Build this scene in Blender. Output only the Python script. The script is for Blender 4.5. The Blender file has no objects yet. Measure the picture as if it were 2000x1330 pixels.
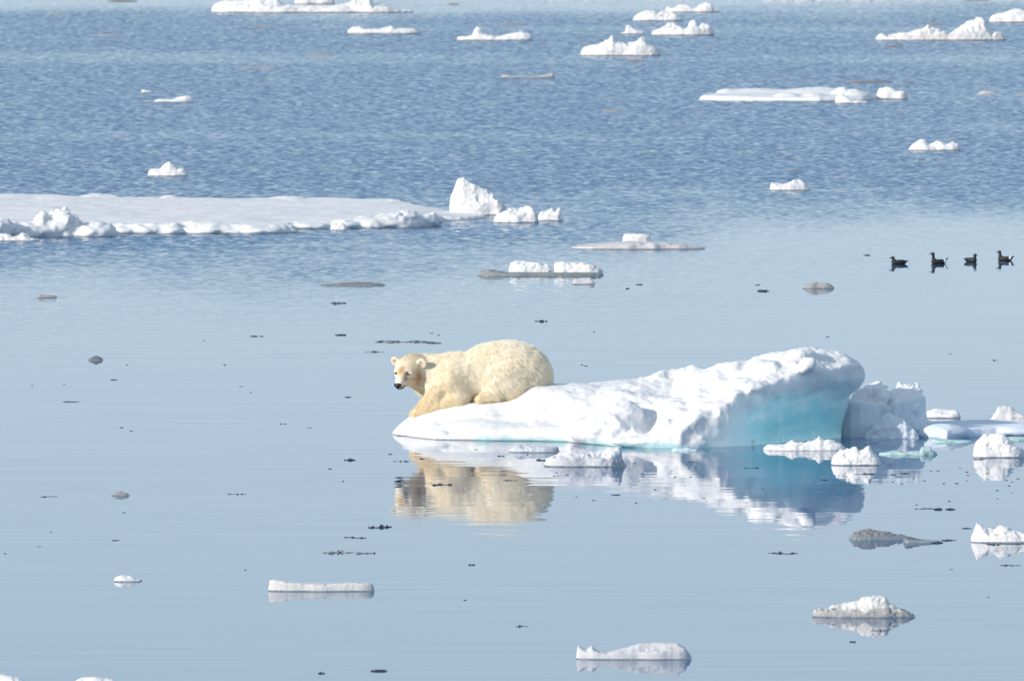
import bpy, math, random
import numpy as np

# ------------------------------------------------------------------ camera, light, exposure
F = 400.0 / 36.0 * 2000.0            # focal length in photo pixels
CAM_H = 8.2
TP = 1135.0 / F
PITCH = math.atan(TP)
def dep(row): return PITCH + math.atan((row - 665.0) / F)
def dist(row): return CAM_H / math.tan(dep(row))
D0 = dist(847.0)
S0 = D0 / F

sc = bpy.context.scene
cam = bpy.data.cameras.new('camera'); co = bpy.data.objects.new('camera', cam)
sc.collection.objects.link(co); sc.camera = co
co.location = (0, 0, CAM_H); co.rotation_euler = (math.pi / 2 - PITCH, 0, 0)
cam.lens = 400; cam.sensor_width = 36; cam.clip_start = 1; cam.clip_end = 20000
cam.dof.use_dof = True; cam.dof.focus_distance = D0; cam.dof.aperture_fstop = 9.0

SUN_EL = 19.5
SUN_DIR = np.array([-0.825, -0.565, 0.0]); SUN_DIR /= np.linalg.norm(SUN_DIR)
sun_vec = (SUN_DIR[0] * math.cos(math.radians(SUN_EL)), SUN_DIR[1] * math.cos(math.radians(SUN_EL)), math.sin(math.radians(SUN_EL)))
w = bpy.data.worlds.new('World'); sc.world = w; w.use_nodes = True
nt = w.node_tree; nt.nodes.clear()
sky = nt.nodes.new('ShaderNodeTexSky'); sky.sky_type = 'NISHITA'; sky.sun_disc = False
sky.sun_elevation = math.radians(SUN_EL)
sky.sun_rotation = math.atan2(sun_vec[0], sun_vec[1])
sky.altitude = 0; sky.air_density = 1.0; sky.dust_density = 0.6; sky.ozone_density = 1.6
bal = nt.nodes.new('ShaderNodeMix'); bal.data_type = 'RGBA'; bal.blend_type = 'MULTIPLY'
bal.inputs[0].default_value = 1.0; bal.inputs[7].default_value = (1.0, 0.99, 0.99, 1)
bg = nt.nodes.new('ShaderNodeBackground'); bg.inputs[1].default_value = 0.15
wo = nt.nodes.new('ShaderNodeOutputWorld')
nt.links.new(sky.outputs[0], bal.inputs[6])
# pale haze low in the arctic sky, fading upward
tc = nt.nodes.new('ShaderNodeTexCoord'); sz = nt.nodes.new('ShaderNodeSeparateXYZ'); nt.links.new(tc.outputs['Generated'], sz.inputs[0])
hz = nt.nodes.new('ShaderNodeMapRange'); hz.interpolation_type = 'SMOOTHSTEP'
hz.inputs['From Min'].default_value = 0.04; hz.inputs['From Max'].default_value = 0.25
hz.inputs['To Min'].default_value = 0.95; hz.inputs['To Max'].default_value = 0.32
nt.links.new(sz.outputs[2], hz.inputs['Value'])
hm = nt.nodes.new('ShaderNodeMix'); hm.data_type = 'RGBA'; hm.inputs[7].default_value = (4.2, 5.2, 6.05, 1)
nt.links.new(hz.outputs[0], hm.inputs[0]); nt.links.new(bal.outputs[2], hm.inputs[6]); nt.links.new(hm.outputs[2], bg.inputs[0])
nt.links.new(bg.outputs[0], wo.inputs[0])

sl = bpy.data.lights.new('sun', 'SUN'); so = bpy.data.objects.new('sun', sl); sc.collection.objects.link(so)
sl.energy = 3.9; sl.angle = math.radians(0.5); sl.color = (1.0, 0.92, 0.81)
from mathutils import Vector
so.rotation_euler = Vector(sun_vec).to_track_quat('Z', 'Y').to_euler()
so.location = (-20, 100, 30)
sc.view_settings.view_transform = 'Standard'; sc.view_settings.look = 'None'
sc.view_settings.gamma = 1; sc.view_settings.exposure = 0.0
sc.cycles.max_bounces = 8; sc.cycles.diffuse_bounces = 4; sc.cycles.glossy_bounces = 4

# ------------------------------------------------------------------ numeric helpers
def hash3(ix, iy, iz, seed):
    h = (ix.astype(np.int64) * 374761393 + iy.astype(np.int64) * 668265263 + iz.astype(np.int64) * 2147483647 + seed * 974634777) & 0xFFFFFFFF
    h = ((h ^ (h >> 13)) * 1274126177) & 0xFFFFFFFF
    h = ((h ^ (h >> 16)) * 2246822519) & 0xFFFFFFFF
    h = h ^ (h >> 15)
    return (h & 0xFFFFFF) / float(0xFFFFFF)
def vnoise(x, y, z, seed=0):
    ix = np.floor(x); iy = np.floor(y); iz = np.floor(z)
    fx = x - ix; fy = y - iy; fz = z - iz
    fx = fx * fx * (3 - 2 * fx); fy = fy * fy * (3 - 2 * fy); fz = fz * fz * (3 - 2 * fz)
    r = 0
    for a in (0, 1):
        wx = fx if a else 1 - fx
        for b in (0, 1):
            wy = fy if b else 1 - fy
            for c in (0, 1):
                wz = fz if c else 1 - fz
                r = r + wx * wy * wz * hash3(ix + a, iy + b, iz + c, seed)
    return r * 2 - 1
def fbm(x, y, z, seed=0, octv=4, gain=0.5):
    a = 1.0; r = 0; f = 1.0; t = 0
    for o in range(octv):
        r = r + a * vnoise(x * f + 13.7 * o, y * f + 5.1 * o, z * f + 9.2 * o, seed + o); t += a; a *= gain; f *= 2.03
    return r / t
def billow(x, y, z, seed=0, octv=3):
    a = 1.0; r = 0; f = 1.0; t = 0
    for o in range(octv):
        r = r + a * (1 - 2 * np.abs(vnoise(x * f, y * f, z * f, seed + o))); t += a; a *= 0.5; f *= 2.1
    return -r / t          # round lumps with sharp creases
def sst(a, b, x):
    t = np.clip((x - a) / (b - a), 0, 1); return t * t * (3 - 2 * t)
def smin(a, b, k):
    h = np.clip(0.5 + 0.5 * (b - a) / k, 0, 1); return b * (1 - h) + a * h - k * h * (1 - h)
def smax(a, b, k): return -smin(-a, -b, k)

def surface_nets(V, xs, ys, zs):
    ins = V < 0
    nx, ny, nz = V.shape
    cnt = np.zeros((nx - 1, ny - 1, nz - 1), np.int8)
    for a in (0, 1):
        for b in (0, 1):
            for c in (0, 1):
                cnt += ins[a:nx - 1 + a, b:ny - 1 + b, c:nz - 1 + c]
    act = (cnt > 0) & (cnt < 8)
    I, J, K = np.nonzero(act)
    idx = -np.ones(act.shape, np.int64); idx[I, J, K] = np.arange(len(I))
    corners = [(a, b, c) for a in (0, 1) for b in (0, 1) for c in (0, 1)]
    vals = {c: V[I + c[0], J + c[1], K + c[2]] for c in corners}
    P = np.zeros((len(I), 3)); n = np.zeros(len(I))
    for ca in corners:
        for ax in range(3):
            if ca[ax] == 1: continue
            cb = list(ca); cb[ax] = 1; cb = tuple(cb)
            va, vb = vals[ca], vals[cb]
            m = (va < 0) != (vb < 0)
            t = np.where(m, va / np.where(m, va - vb, 1), 0)
            for k in range(3):
                p = ca[k] + (t if k == ax else 0)
                P[:, k] += np.where(m, p, 0)
            n += m
    P /= n[:, None]
    pos = np.stack([np.interp(I + P[:, 0], np.arange(nx), xs), np.interp(J + P[:, 1], np.arange(ny), ys), np.interp(K + P[:, 2], np.arange(nz), zs)], 1)
    quads = []
    m = ins[:-1, 1:-1, 1:-1] != ins[1:, 1:-1, 1:-1]
    i, j, k = np.nonzero(m); s = ins[:-1, 1:-1, 1:-1][m]; j = j + 1; k = k + 1
    q = np.stack([idx[i, j - 1, k - 1], idx[i, j, k - 1], idx[i, j, k], idx[i, j - 1, k]], 1); q[~s] = q[~s][:, ::-1]; quads.append(q)
    m = ins[1:-1, :-1, 1:-1] != ins[1:-1, 1:, 1:-1]
    i, j, k = np.nonzero(m); s = ins[1:-1, :-1, 1:-1][m]; i = i + 1; k = k + 1
    q = np.stack([idx[i - 1, j, k - 1], idx[i - 1, j, k], idx[i, j, k], idx[i, j, k - 1]], 1); q[~s] = q[~s][:, ::-1]; quads.append(q)
    m = ins[1:-1, 1:-1, :-1] != ins[1:-1, 1:-1, 1:]
    i, j, k = np.nonzero(m); s = ins[1:-1, 1:-1, :-1][m]; i = i + 1; j = j + 1
    q = np.stack([idx[i - 1, j - 1, k], idx[i, j - 1, k], idx[i, j, k], idx[i - 1, j, k]], 1); q[~s] = q[~s][:, ::-1]; quads.append(q)
    return pos, np.concatenate(quads)

def vnormals(P, Q):
    fn = np.cross(P[Q[:, 2]] - P[Q[:, 0]], P[Q[:, 3]] - P[Q[:, 1]])
    N = np.zeros_like(P)
    for c in range(4):
        for k in range(3): N[:, k] += np.bincount(Q[:, c], fn[:, k], len(P))
    return N / np.maximum(np.linalg.norm(N, axis=1), 1e-9)[:, None]

def relax(P, Q, it=1, f=0.5):
    for _ in range(it):
        A = np.zeros_like(P); n = np.zeros(len(P))
        for c in range(4):
            for d in (1, 3):
                o = Q[:, (c + d) % 4]
                n += np.bincount(Q[:, c], minlength=len(P))
                for k in range(3): A[:, k] += np.bincount(Q[:, c], P[o, k], len(P))
        P = P * (1 - f) + f * A / n[:, None]
    return P

def link(name, me, mat, parent=None):
    o = bpy.data.objects.new(name, me); sc.collection.objects.link(o)
    if mat: me.materials.append(mat)
    if parent: o.parent = parent
    return o
def np_mesh(name, P, Q, mat, col=None, gloss=None, parent=None, smooth=True):
    me = bpy.data.meshes.new(name)
    Q = np.asarray(Q); nv = Q.shape[1]
    me.vertices.add(len(P)); me.vertices.foreach_set('co', np.asarray(P, np.float32).ravel())
    me.loops.add(Q.size); me.loops.foreach_set('vertex_index', Q.astype(np.int32).ravel())
    me.polygons.add(len(Q)); me.polygons.foreach_set('loop_start', np.arange(0, Q.size, nv, dtype=np.int32))
    me.update(calc_edges=True); me.validate()
    if smooth: me.polygons.foreach_set('use_smooth', np.ones(len(me.polygons), bool))
    if col is not None:
        a = me.attributes.new('tone', 'FLOAT_COLOR', 'POINT')
        a.data.foreach_set('color', np.concatenate([col, np.ones((len(P), 1))], 1).astype(np.float32).ravel())
    if gloss is not None:
        a = me.attributes.new('wet', 'FLOAT', 'POINT'); a.data.foreach_set('value', gloss.astype(np.float32))
    return link(name, me, mat, parent)
def tag(o, label=None, cat=None, group=None, kind=None):
    if label: o['label'] = label
    if cat: o['category'] = cat
    if group: o['group'] = group
    if kind: o['kind'] = kind
    return o

# ------------------------------------------------------------------ materials
def new_mat(name):
    m = bpy.data.materials.new(name); m.use_nodes = True
    t = m.node_tree; return m, t, t.nodes['Principled BSDF']
def math_node(t, op, a, b=None, c=None):
    n = t.nodes.new('ShaderNodeMath'); n.operation = op
    for i, v in enumerate((a, b, c)):
        if v is None: continue
        if isinstance(v, (int, float)): n.inputs[i].default_value = v
        else: t.links.new(v, n.inputs[i])
    return n.outputs[0]
def noise_node(t, vec, scale, detail=3, rough=0.5):
    n = t.nodes.new('ShaderNodeTexNoise'); n.inputs['Scale'].default_value = scale
    n.inputs['Detail'].default_value = detail; n.inputs['Roughness'].default_value = rough
    t.links.new(vec, n.inputs['Vector']); return n
def mapping(t, vec, scale):
    n = t.nodes.new('ShaderNodeMapping'); n.inputs['Scale'].default_value = scale
    t.links.new(vec, n.inputs['Vector']); return n.outputs[0]

def ice_material():
    m, t, b = new_mat('sea_ice')
    geo = t.nodes.new('ShaderNodeNewGeometry')
    a = t.nodes.new('ShaderNodeAttribute'); a.attribute_name = 'tone'
    wt = t.nodes.new('ShaderNodeAttribute'); wt.attribute_name = 'wet'
    n1 = noise_node(t, geo.outputs['Position'], 9, 5, 0.6)
    v = math_node(t, 'MULTIPLY_ADD', n1.outputs['Fac'], 0.16, 0.92)
    mx = t.nodes.new('ShaderNodeMix'); mx.data_type = 'RGBA'; mx.blend_type = 'MULTIPLY'; mx.inputs[0].default_value = 1
    t.links.new(a.outputs['Color'], mx.inputs[6]); t.links.new(v, mx.inputs[7]); t.links.new(mx.outputs[2], b.inputs['Base Color'])
    r = math_node(t, 'MULTIPLY_ADD', wt.outputs['Fac'], -0.55, 0.8); t.links.new(r, b.inputs['Roughness'])
    n2 = noise_node(t, geo.outputs['Position'], 26, 4, 0.6)
    bp = t.nodes.new('ShaderNodeBump'); bp.inputs['Strength'].default_value = 0.20; bp.inputs['Distance'].default_value = 0.015
    t.links.new(n2.outputs['Fac'], bp.inputs['Height']); t.links.new(bp.outputs[0], b.inputs['Normal'])
    b.inputs['IOR'].default_value = 1.31
    b.inputs['Specular IOR Level'].default_value = 0.35
    sw = math_node(t, 'MULTIPLY_ADD', wt.outputs['Fac'], 0.45, 0.5); t.links.new(sw, b.inputs['Subsurface Weight'])
    ss = math_node(t, 'MULTIPLY_ADD', wt.outputs['Fac'], 1.3, 0.05); t.links.new(ss, b.inputs['Subsurface Scale'])
    b.inputs['Subsurface Radius'].default_value = (0.7, 0.9, 0.95)
    return m
def plain(name, col, rough, spec=0.5):
    m, t, b = new_mat(name); b.inputs['Base Color'].default_value = (*col, 1); b.inputs['Roughness'].default_value = rough
    b.inputs['Specular IOR Level'].default_value = spec
    geo = t.nodes.new('ShaderNodeNewGeometry'); n = noise_node(t, geo.outputs['Position'], 60, 3)
    bp = t.nodes.new('ShaderNodeBump'); bp.inputs['Strength'].default_value = 0.3; bp.inputs['Distance'].default_value = 0.004
    t.links.new(n.outputs['Fac'], bp.inputs['Height']); t.links.new(bp.outputs[0], b.inputs['Normal'])
    return m
ICE = ice_material()
DARK = plain('dark_clear_ice', (0.035, 0.05, 0.065), 0.25)
GREY = plain('grey_clear_ice', (0.20, 0.20, 0.21), 0.4)
PALE = plain('pale_clear_ice', (0.36, 0.50, 0.50), 0.25)
BROWN = plain('thin_brown_ice', (0.30, 0.28, 0.28), 0.5)

def water_material():
    m, t, b = new_mat('sea_water')
    L = t.links
    geo = t.nodes.new('ShaderNodeNewGeometry'); P = geo.outputs['Position']
    sp = t.nodes.new('ShaderNodeSeparateXYZ'); L.new(P, sp.inputs[0])
    X, Y = sp.outputs[0], sp.outputs[1]
    # wind patches: warped distance
    big = noise_node(t, mapping(t, P, (0.10, 0.02, 1)), 1.0, 3)
    wob = math_node(t, 'MULTIPLY_ADD', big.outputs['Fac'], 90.0, -45.0)
    Yw = math_node(t, 'ADD', Y, wob)
    Yw = math_node(t, 'MULTIPLY_ADD', X, -1.6, Yw)
    def ramp(v, a, b_, smooth=True):
        n = t.nodes.new('ShaderNodeMapRange'); n.interpolation_type = 'SMOOTHSTEP'
        n.inputs['From Min'].default_value = a; n.inputs['From Max'].default_value = b_
        L.new(v, n.inputs['Value']); return n.outputs[0]
    breeze = ramp(Yw, dist(570), dist(380))        # 0 calm .. 1 rippled
    light = ramp(Yw, dist(705), dist(560))       # light ripple
    far_calm = ramp(math_node(t, 'MULTIPLY_ADD', big.outputs['Fac'], 60.0, Y), dist(48) + 30, dist(4) + 30)
    slick = noise_node(t, mapping(t, P, (0.030, 0.050, 1)), 1.0, 3)
    sl_ = ramp(slick.outputs['Fac'], 0.50, 0.72)
    amp = math_node(t, 'MULTIPLY', breeze, math_node(t, 'MULTIPLY_ADD', far_calm, -0.80, 1.0))
    amp = math_node(t, 'MULTIPLY', amp, math_node(t, 'MULTIPLY_ADD', sl_, -0.36, 1.0))
    # slope fields (unit amplitude), three sizes
    def slope(scale_vec, detail):
        n = noise_node(t, mapping(t, P, scale_vec), 1.0, detail, 0.6)
        s = t.nodes.new('ShaderNodeSeparateColor'); L.new(n.outputs['Color'], s.inputs[0])
        return s.outputs[0], s.outputs[1]
    a0, a1 = slope((6.4, 3.6, 1), 4)       # wind ripples
    c0, c1 = slope((0.9, 2.2, 1), 2)       # long low ripples
    d0, d1 = slope((0.30, 4.5, 1), 2)      # glassy lines
    def centred(v, k, bias=0.0): return math_node(t, 'MULTIPLY_ADD', math_node(t, 'SUBTRACT', v, 0.5 + bias), k, 0.0)
    sy = math_node(t, 'MULTIPLY', centred(a1, 0.47, 0.19), amp)
    sx = math_node(t, 'MULTIPLY', centred(a0, 0.35), amp)
    sy = math_node(t, 'ADD', sy, math_node(t, 'MULTIPLY', centred(a1, 0.11, 0.05), light))
    lane = noise_node(t, mapping(t, P, (0.12, 0.22, 1)), 1.0, 2)
    gust = ramp(lane.outputs['Fac'], 0.35, 0.68)
    calm = math_node(t, 'MULTIPLY', math_node(t, 'ADD', centred(d1, 0.026), centred(c1, 0.010)), math_node(t, 'MULTIPLY_ADD', gust, 1.1, 0.35))
    sy = math_node(t, 'ADD', sy, calm)
    sx = math_node(t, 'ADD', sx, centred(d0, 0.003))
    cb = t.nodes.new('ShaderNodeCombineXYZ'); L.new(sx, cb.inputs[0]); L.new(sy, cb.inputs[1]); cb.inputs[2].default_value = 1
    nn = t.nodes.new('ShaderNodeVectorMath'); nn.operation = 'NORMALIZE'; L.new(cb.outputs[0], nn.inputs[0])
    L.new(nn.outputs[0], b.inputs['Normal'])
    b.inputs['Base Color'].default_value = (0.006, 0.10, 0.25, 1)
    b.inputs['Roughness'].default_value = 0.0
    b.inputs['IOR'].default_value = 1.34
    return m
WATER = water_material()

# ------------------------------------------------------------------ the sea
me = bpy.data.meshes.new('sea')
me.from_pydata([(-6000, -500, 0), (6000, -500, 0), (6000, 12000, 0), (-6000, 12000, 0)], [], [(0, 1, 2, 3)])
tag(link('sea', me, WATER), kind='structure')

SNOW = np.array([0.85, 0.845, 0.85]); TEAL = np.array([0.84, 0.89, 0.92]); DEEP = np.array([0.50, 0.76, 0.79])
GREYI = np.array([0.36, 0.355, 0.36]); WETI = np.array([0.16, 0.17, 0.18])

# ------------------------------------------------------------------ generic floating ice
def ice(name, label, cat, row, prof, depth=0.45, rough=1.0, shelf=0.45, seed=1, tone=None, group=None, back=0.0,
        wet=2.0, cell=1.5, edge=5.0, lumpy=1.0, base=(0, 0), dirt=0.0, lean=0.0):
    """prof: (photo px, height px) along the piece; depth: half depth / half width; built in px units of its own distance."""
    D = dist(row); s = D / F
    px = np.array([p[0] for p in prof], float); hh = np.array([p[1] for p in prof], float)
    cx = (px[0] + px[-1]) / 2; hw = (px[-1] - px[0]) / 2
    dy = hw * depth
    cz = cell; cyc = max(cell, dy / 60); cxx = max(cell, hw / 220)
    xs = np.arange(-hw - 6, hw + 6 + cxx, cxx); ys = np.arange(-dy * 1.15 - 4, dy * 1.15 + 4 + cyc, cyc)
    top = hh.max() * 1.25 + 6; zs = np.arange(-7, top, cz)
    X, Yv = np.meshgrid(xs, ys, indexing='ij')
    p = np.interp(X + cx, px, hh)
    p = p + lumpy * rough * 0.06 * hh.max() * fbm(X / 9, X * 0 + seed, Yv / 9, seed, 3)
    u = np.clip(np.abs(X) / hw, 0, 1)
    wd = dy * np.power(np.clip(1 - u ** 2.6, 0, 1), 0.42) * (1 + 0.22 * fbm(X / (hw * 0.35 + 4), Yv * 0 + 3, Yv * 0, seed + 7, 3)) + 0.5
    yr = lean * dy + dy * 0.25 * fbm(X / (hw * 0.3 + 5), X * 0 + 9, X * 0, seed + 11, 2)
    rw = 0.55 * dy * (1 + 0.3 * fbm(X / 20, X * 0, X * 0 + 4, seed + 3, 2)) + 2
    ridge = np.exp(-((Yv - yr) / rw) ** 2)
    she = np.minimum(p, shelf * hh.max()) * (0.85 + 0.3 * fbm(X / 14, Yv / 14, X * 0, seed + 5, 3))
    Hh = she + np.maximum(p - she, 0) * ridge
    de = wd - np.abs(Yv)
    de = np.minimum(de, (hw - np.abs(X)) * 1.2)
    Hh = Hh * sst(-0.5, edge, de) ** 0.6
    V = zs[None, None, :] - Hh[:, :, None]
    V = smax(V * 0.75, -de[:, :, None] * np.ones_like(zs)[None, None, :], 3.0)
    V = np.maximum(V, -(zs[None, None, :] + 5))
    n3 = billow(X[:, :, None] / 11, Yv[:, :, None] / 13, zs[None, None, :] / 8 + 0 * X[:, :, None], seed + 20, 2) if rough > 0 else 0
    V = V + n3 * 1.6 * rough * np.clip(hh.max() / 22, 0.35, 1.6)
    Pp, Q = surface_nets(V, xs, ys, zs)
    N = vnormals(Pp, Q)
    d = fbm(Pp[:, 0] / 4.5, Pp[:, 1] / 4.5, Pp[:, 2] / 4.5, seed + 30, 3) * 1.3 * rough * lumpy
    Pp = Pp + N * d[:, None]
    if row < 460: Pp = relax(Pp, Q, 2, 0.5)
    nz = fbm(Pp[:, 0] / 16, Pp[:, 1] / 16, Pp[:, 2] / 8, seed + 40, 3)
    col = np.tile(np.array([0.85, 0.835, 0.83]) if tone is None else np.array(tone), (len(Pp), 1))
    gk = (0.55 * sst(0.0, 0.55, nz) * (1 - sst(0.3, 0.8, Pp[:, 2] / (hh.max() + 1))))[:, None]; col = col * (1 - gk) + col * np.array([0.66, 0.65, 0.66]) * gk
    if dirt > 0:
        k = (min(1, dirt) * sst(0.40, 0.80, 1 - Pp[:, 2] / (hh.max() + 1) + 0.4 * nz))[:, None]
        col = col * (1 - k) + GREYI * k
    k = (1 - sst(wet * 0.5, wet * 1.4, Pp[:, 2] + 1.2 * nz))[:, None] * (1.0 if wet > 0 else 0)
    col = col * (1 - k) + WETI * k
    wetv = k[:, 0] * 0.9
    Pm = Pp * s
    # place
    loc = ((cx - 1000) * s, D + dy * s * 0.97, 0)
    o = np_mesh(name, Pm, Q, ICE, col, wetv)
    o.location = loc
    return tag(o, label, cat, group)

# ------------------------------------------------------------------ the bear's floe
def S(px, row, y):
    """photo pixel at depth y (px units behind the bear line) -> local px coordinates"""
    Y = D0 + y * S0
    x = (px - 1000) * (Y / D0) + 1000
    z = (CAM_H - Y * math.tan(dep(row))) / S0
    return x, y, z
def to_world(P):
    return np.stack([(P[:, 0] - 1000) * S0, D0 + P[:, 1] * S0, P[:, 2] * S0], 1)
def yrow(row): return (dist(row) - D0) / S0

def tps(ctrl, X, Y, lam=2.0):
    c = np.array(ctrl, float); n = len(c); sc_ = 200.0
    def ker(r2): return np.where(r2 > 0, r2 * np.log(r2 + 1e-12), 0)
    d2 = ((c[:, None, 0] - c[None, :, 0]) ** 2 + (c[:, None, 1] - c[None, :, 1]) ** 2) / sc_ ** 2
    A = np.zeros((n + 3, n + 3)); A[:n, :n] = ker(d2) + lam * 1e-3 * np.eye(n)
    Pm = np.concatenate([np.ones((n, 1)), c[:, :2] / sc_], 1); A[:n, n:] = Pm; A[n:, :n] = Pm.T
    wv = np.linalg.solve(A, np.concatenate([c[:, 2], [0, 0, 0]]))
    r = wv[n] + wv[n + 1] * X / sc_ + wv[n + 2] * Y / sc_
    for i in range(n):
        r = r + wv[i] * ker(((X - c[i, 0]) ** 2 + (Y - c[i, 1]) ** 2) / sc_ ** 2)
    return r
def sd_poly(X, Y, poly):
    poly = np.array(poly, float); n = len(poly)
    d = np.full(X.shape, 1e18); sgn = np.ones(X.shape)
    for i in range(n):
        a = poly[i]; b = poly[(i + 1) % n]; e = b - a
        wx = X - a[0]; wy = Y - a[1]
        t = np.clip((wx * e[0] + wy * e[1]) / (e @ e), 0, 1)
        d = np.minimum(d, (wx - e[0] * t) ** 2 + (wy - e[1] * t) ** 2)
        c1 = Y >= a[1]; c2 = Y < b[1]; c3 = e[0] * wy > e[1] * wx
        flip = (c1 & c2 & c3) | (~c1 & ~c2 & ~c3)
        sgn = np.where(flip, -sgn, sgn)
    return sgn * np.sqrt(d)
def ell(X, Y, Z, c, r):
    x = (X - c[0]); y = (Y - c[1]); z = (Z - c[2])
    k0 = np.sqrt((x / r[0]) ** 2 + (y / r[1]) ** 2 + (z / r[2]) ** 2) + 1e-6
    k1 = np.sqrt((x / r[0] ** 2) ** 2 + (y / r[1] ** 2) ** 2 + (z / r[2] ** 2) ** 2) + 1e-9
    return k0 * (k0 - 1) / k1

def hero_floe():
    H = lambda px, row, y: S(px, row, y)
    yr = yrow
    ctrl = [
        H(770, 836, 0), H(800, 812, 0), H(850, 797, -30), H(900, 787, -40), H(960, 785, -45), H(1000, 778, -45),
        H(860, 800, 60), H(960, 785, 60), H(1030, 757, -40), H(1080, 751, -20), H(1080, 748, 60), H(1150, 747, 40), H(1215, 743, 20),
        H(1090, 770, -120), H(1160, 770, -130), H(1000, 800, -120), H(900, 808, -110), H(840, 818, -90),
        H(850, 842, -170), H(880, 828, -150), H(920, 822, -160), H(950, 834, -205), H(1020, 812, -165), H(1020, 836, -225), H(1090, 815, -190), H(1100, 835, -240),
        H(1150, 815, -240), H(1190, 765, -150), H(1200, 800, -250), H(1230, 850, -395), H(1180, 850, -360),
        H(1330, 716, 60), H(1290, 728, 70), H(1240, 742, 80), H(1300, 745, -60), H(1350, 735, -80), H(1340, 722, 0),
        H(1300, 770, -200), H(1280, 800, -300), H(1300, 835, -420), H(1350, 815, -420),
        H(1400, 795, -405), H(1380, 760, -260), H(1400, 725, -150), H(1440, 705, -120), H(1440, 762, -345),
        H(1480, 743, -320), H(1490, 715, -220), H(1500, 700, -170), H(1560, 686, -200), H(1550, 715, -260), H(1600, 690, -190),
        H(1620, 712, -215), H(1640, 696, -170), H(1680, 702, -130), H(1690, 715, -125),
        (1640, 60, 110), (1500, 120, 60), (1350, 160, 30), (1150, 150, 40), (1000, 140, 40), (850, 100, 25), (790, 40, 20)]
    fr = [(762, 848), (785, 851), (850, 858.5), (950, 860.5), (1040, 861), (1110, 863), (1150, 867), (1200, 871), (1260, 874), (1330, 875)]
    poly = [S(p, r, yr(r))[:2] for p, r in fr]
    poly += [S(p, 800, y)[:2] for p, y in ((1420, -410), (1500, -345), (1570, -275), (1640, -200), (1690, -140), (1690, -70), (1650, 60), (1500, 160), (1300, 195), (1100, 180), (950, 160), (850, 115), (785, 50))]
    xs = np.arange(745, 1715, 2.3); ys = np.arange(-480, 215, 3.2); zs = np.arange(-14, 205, 2.1)
    X, Y = np.meshgrid(xs, ys, indexing='ij')
    Hh = tps(ctrl, X, Y)
    Hh = np.clip(Hh, 6, 190)
    sd = sd_poly(X, Y, poly) + 5 * fbm(X / 40, Y / 40, X * 0, 3, 3)
    rough = sst(1230, 1330, X)
    Hh = Hh + 5 * fbm(X / 60, Y / 60, X * 0, 5, 3) * (1 - 0.2 * rough)
    # crumbled snow and drop-outs on the tilted top
    Hh = Hh + rough * ((11 - 6 * sst(1420, 1500, X)) * billow(X / 75, Y / 100, X * 0, 8, 2) - 3 * sst(1450, 1500, X) + 6 * fbm(X / 45, Y / 60, X * 0, 81, 3))
    Hh = Hh + sst(1000, 1100, X) * (1 - rough) * 4 * billow(X / 60, Y / 70, X * 0, 18, 3)
    Hh = Hh + (1 - sst(-120, -70, Y)) * sst(830, 880, X) * (1 - rough) * 7 * billow(X / 85, Y / 60, X * 0, 19, 3)
    # hollows
    for (hx, hy, rx, ry, dz) in ((1305, -130, 34, 60, 16), (1390, -300, 22, 30, 10), (1265, -330, 18, 50, 24), (1262, 20, 26, 30, 9), (1000, -165, 60, 22, 6)):
        Hh = Hh - dz * np.exp(-((X - hx) / rx) ** 2 - ((Y - hy) / ry) ** 2)
    Z = zs[None, None, :]; X3 = X[:, :, None]; Y3 = Y[:, :, None]
    under = sst(1430, 1620, X3) * (34 * (1 - sst(68, 118, Z)) + 10 * (1 - sst(0, 70, Z)))
    scal = (6 * fbm(X3 / 55 + 0 * Z, Y3 / 60, Z / 45, 31, 3) + 4 * np.abs(vnoise(X3 / 38 + Z / 70, Y3 / 90, Z / 160, 35))) * sst(1300, 1400, X3)
    wall = sd[:, :, None] + under + scal
    # plunging vertical flutes on the wall
    V = (Z - Hh[:, :, None]) * 0.85
    k = 6 + 5 * (1 - sst(1250, 1350, X3))
    V = smax(V, wall, k)
    # boulders and lumps
    nf = fbm(X3 / 17 + 0 * Z, Y3 / 22, Z / 14, 33, 2)
    for (c, r) in (((1188, -330, 28), (52, 45, 40)), ((1215, -300, 58), (38, 50, 26)), ((1150, -300, 20), (40, 40, 24)),
                   ((1300, -410, 30), (26, 30, 22)), ((1335, -412, 44), (22, 24, 12)), ((1392, -385, 74), (34, 30, 12)),
                   ((1428, -372, 84), (12, 22, 16)), ((1462, -340, 110), (30, 28, 13)), ((1483, -235, 148), (28, 30, 11)), ((1506, -255, 136), (9, 18, 18)),
                   ((1556, -205, 168), (26, 24, 10)), ((1572, -195, 170), (12, 14, 7)), ((1575, -268, 152), (15, 18, 13)), ((1566, -270, 143), (12, 14, 9)),
                   ((985, -195, 14), (60, 30, 12)), ((1080, -215, 14), (60, 34, 14)), ((905, -150, 20), (38, 30, 13)), ((1130, -225, 20), (30, 40, 22)),
                   ((1250, -430, 10), (60, 24, 12)), ((1335, -440, 10), (40, 16, 14))):
        V = smin(V, ell(X3, Y3, Z, c, r) + 0.16 * min(r) * nf, 12)
    V = np.maximum(V, -(Z + 11))
    P, Q = surface_nets(V.astype(np.float64), xs, ys, zs)
    P = relax(P, Q, 1, 0.4)
    N = vnormals(P, Q)
    rg = sst(1160, 1300, P[:, 0])
    onwall = sst(1340, 1420, P[:, 0]) * (1 - sst(0.25, 0.6, N[:, 2]))
    d = fbm(P[:, 0] / 11, P[:, 1] / 14, P[:, 2] / 11, 50, 4) * (0.8 + 1.1 * rg * (1 - 0.5 * onwall)) + \
        billow(P[:, 0] / 26, P[:, 1] / 34, P[:, 2] / 20, 52, 3) * 2.3 * rg * (1 - onwall)
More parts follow.
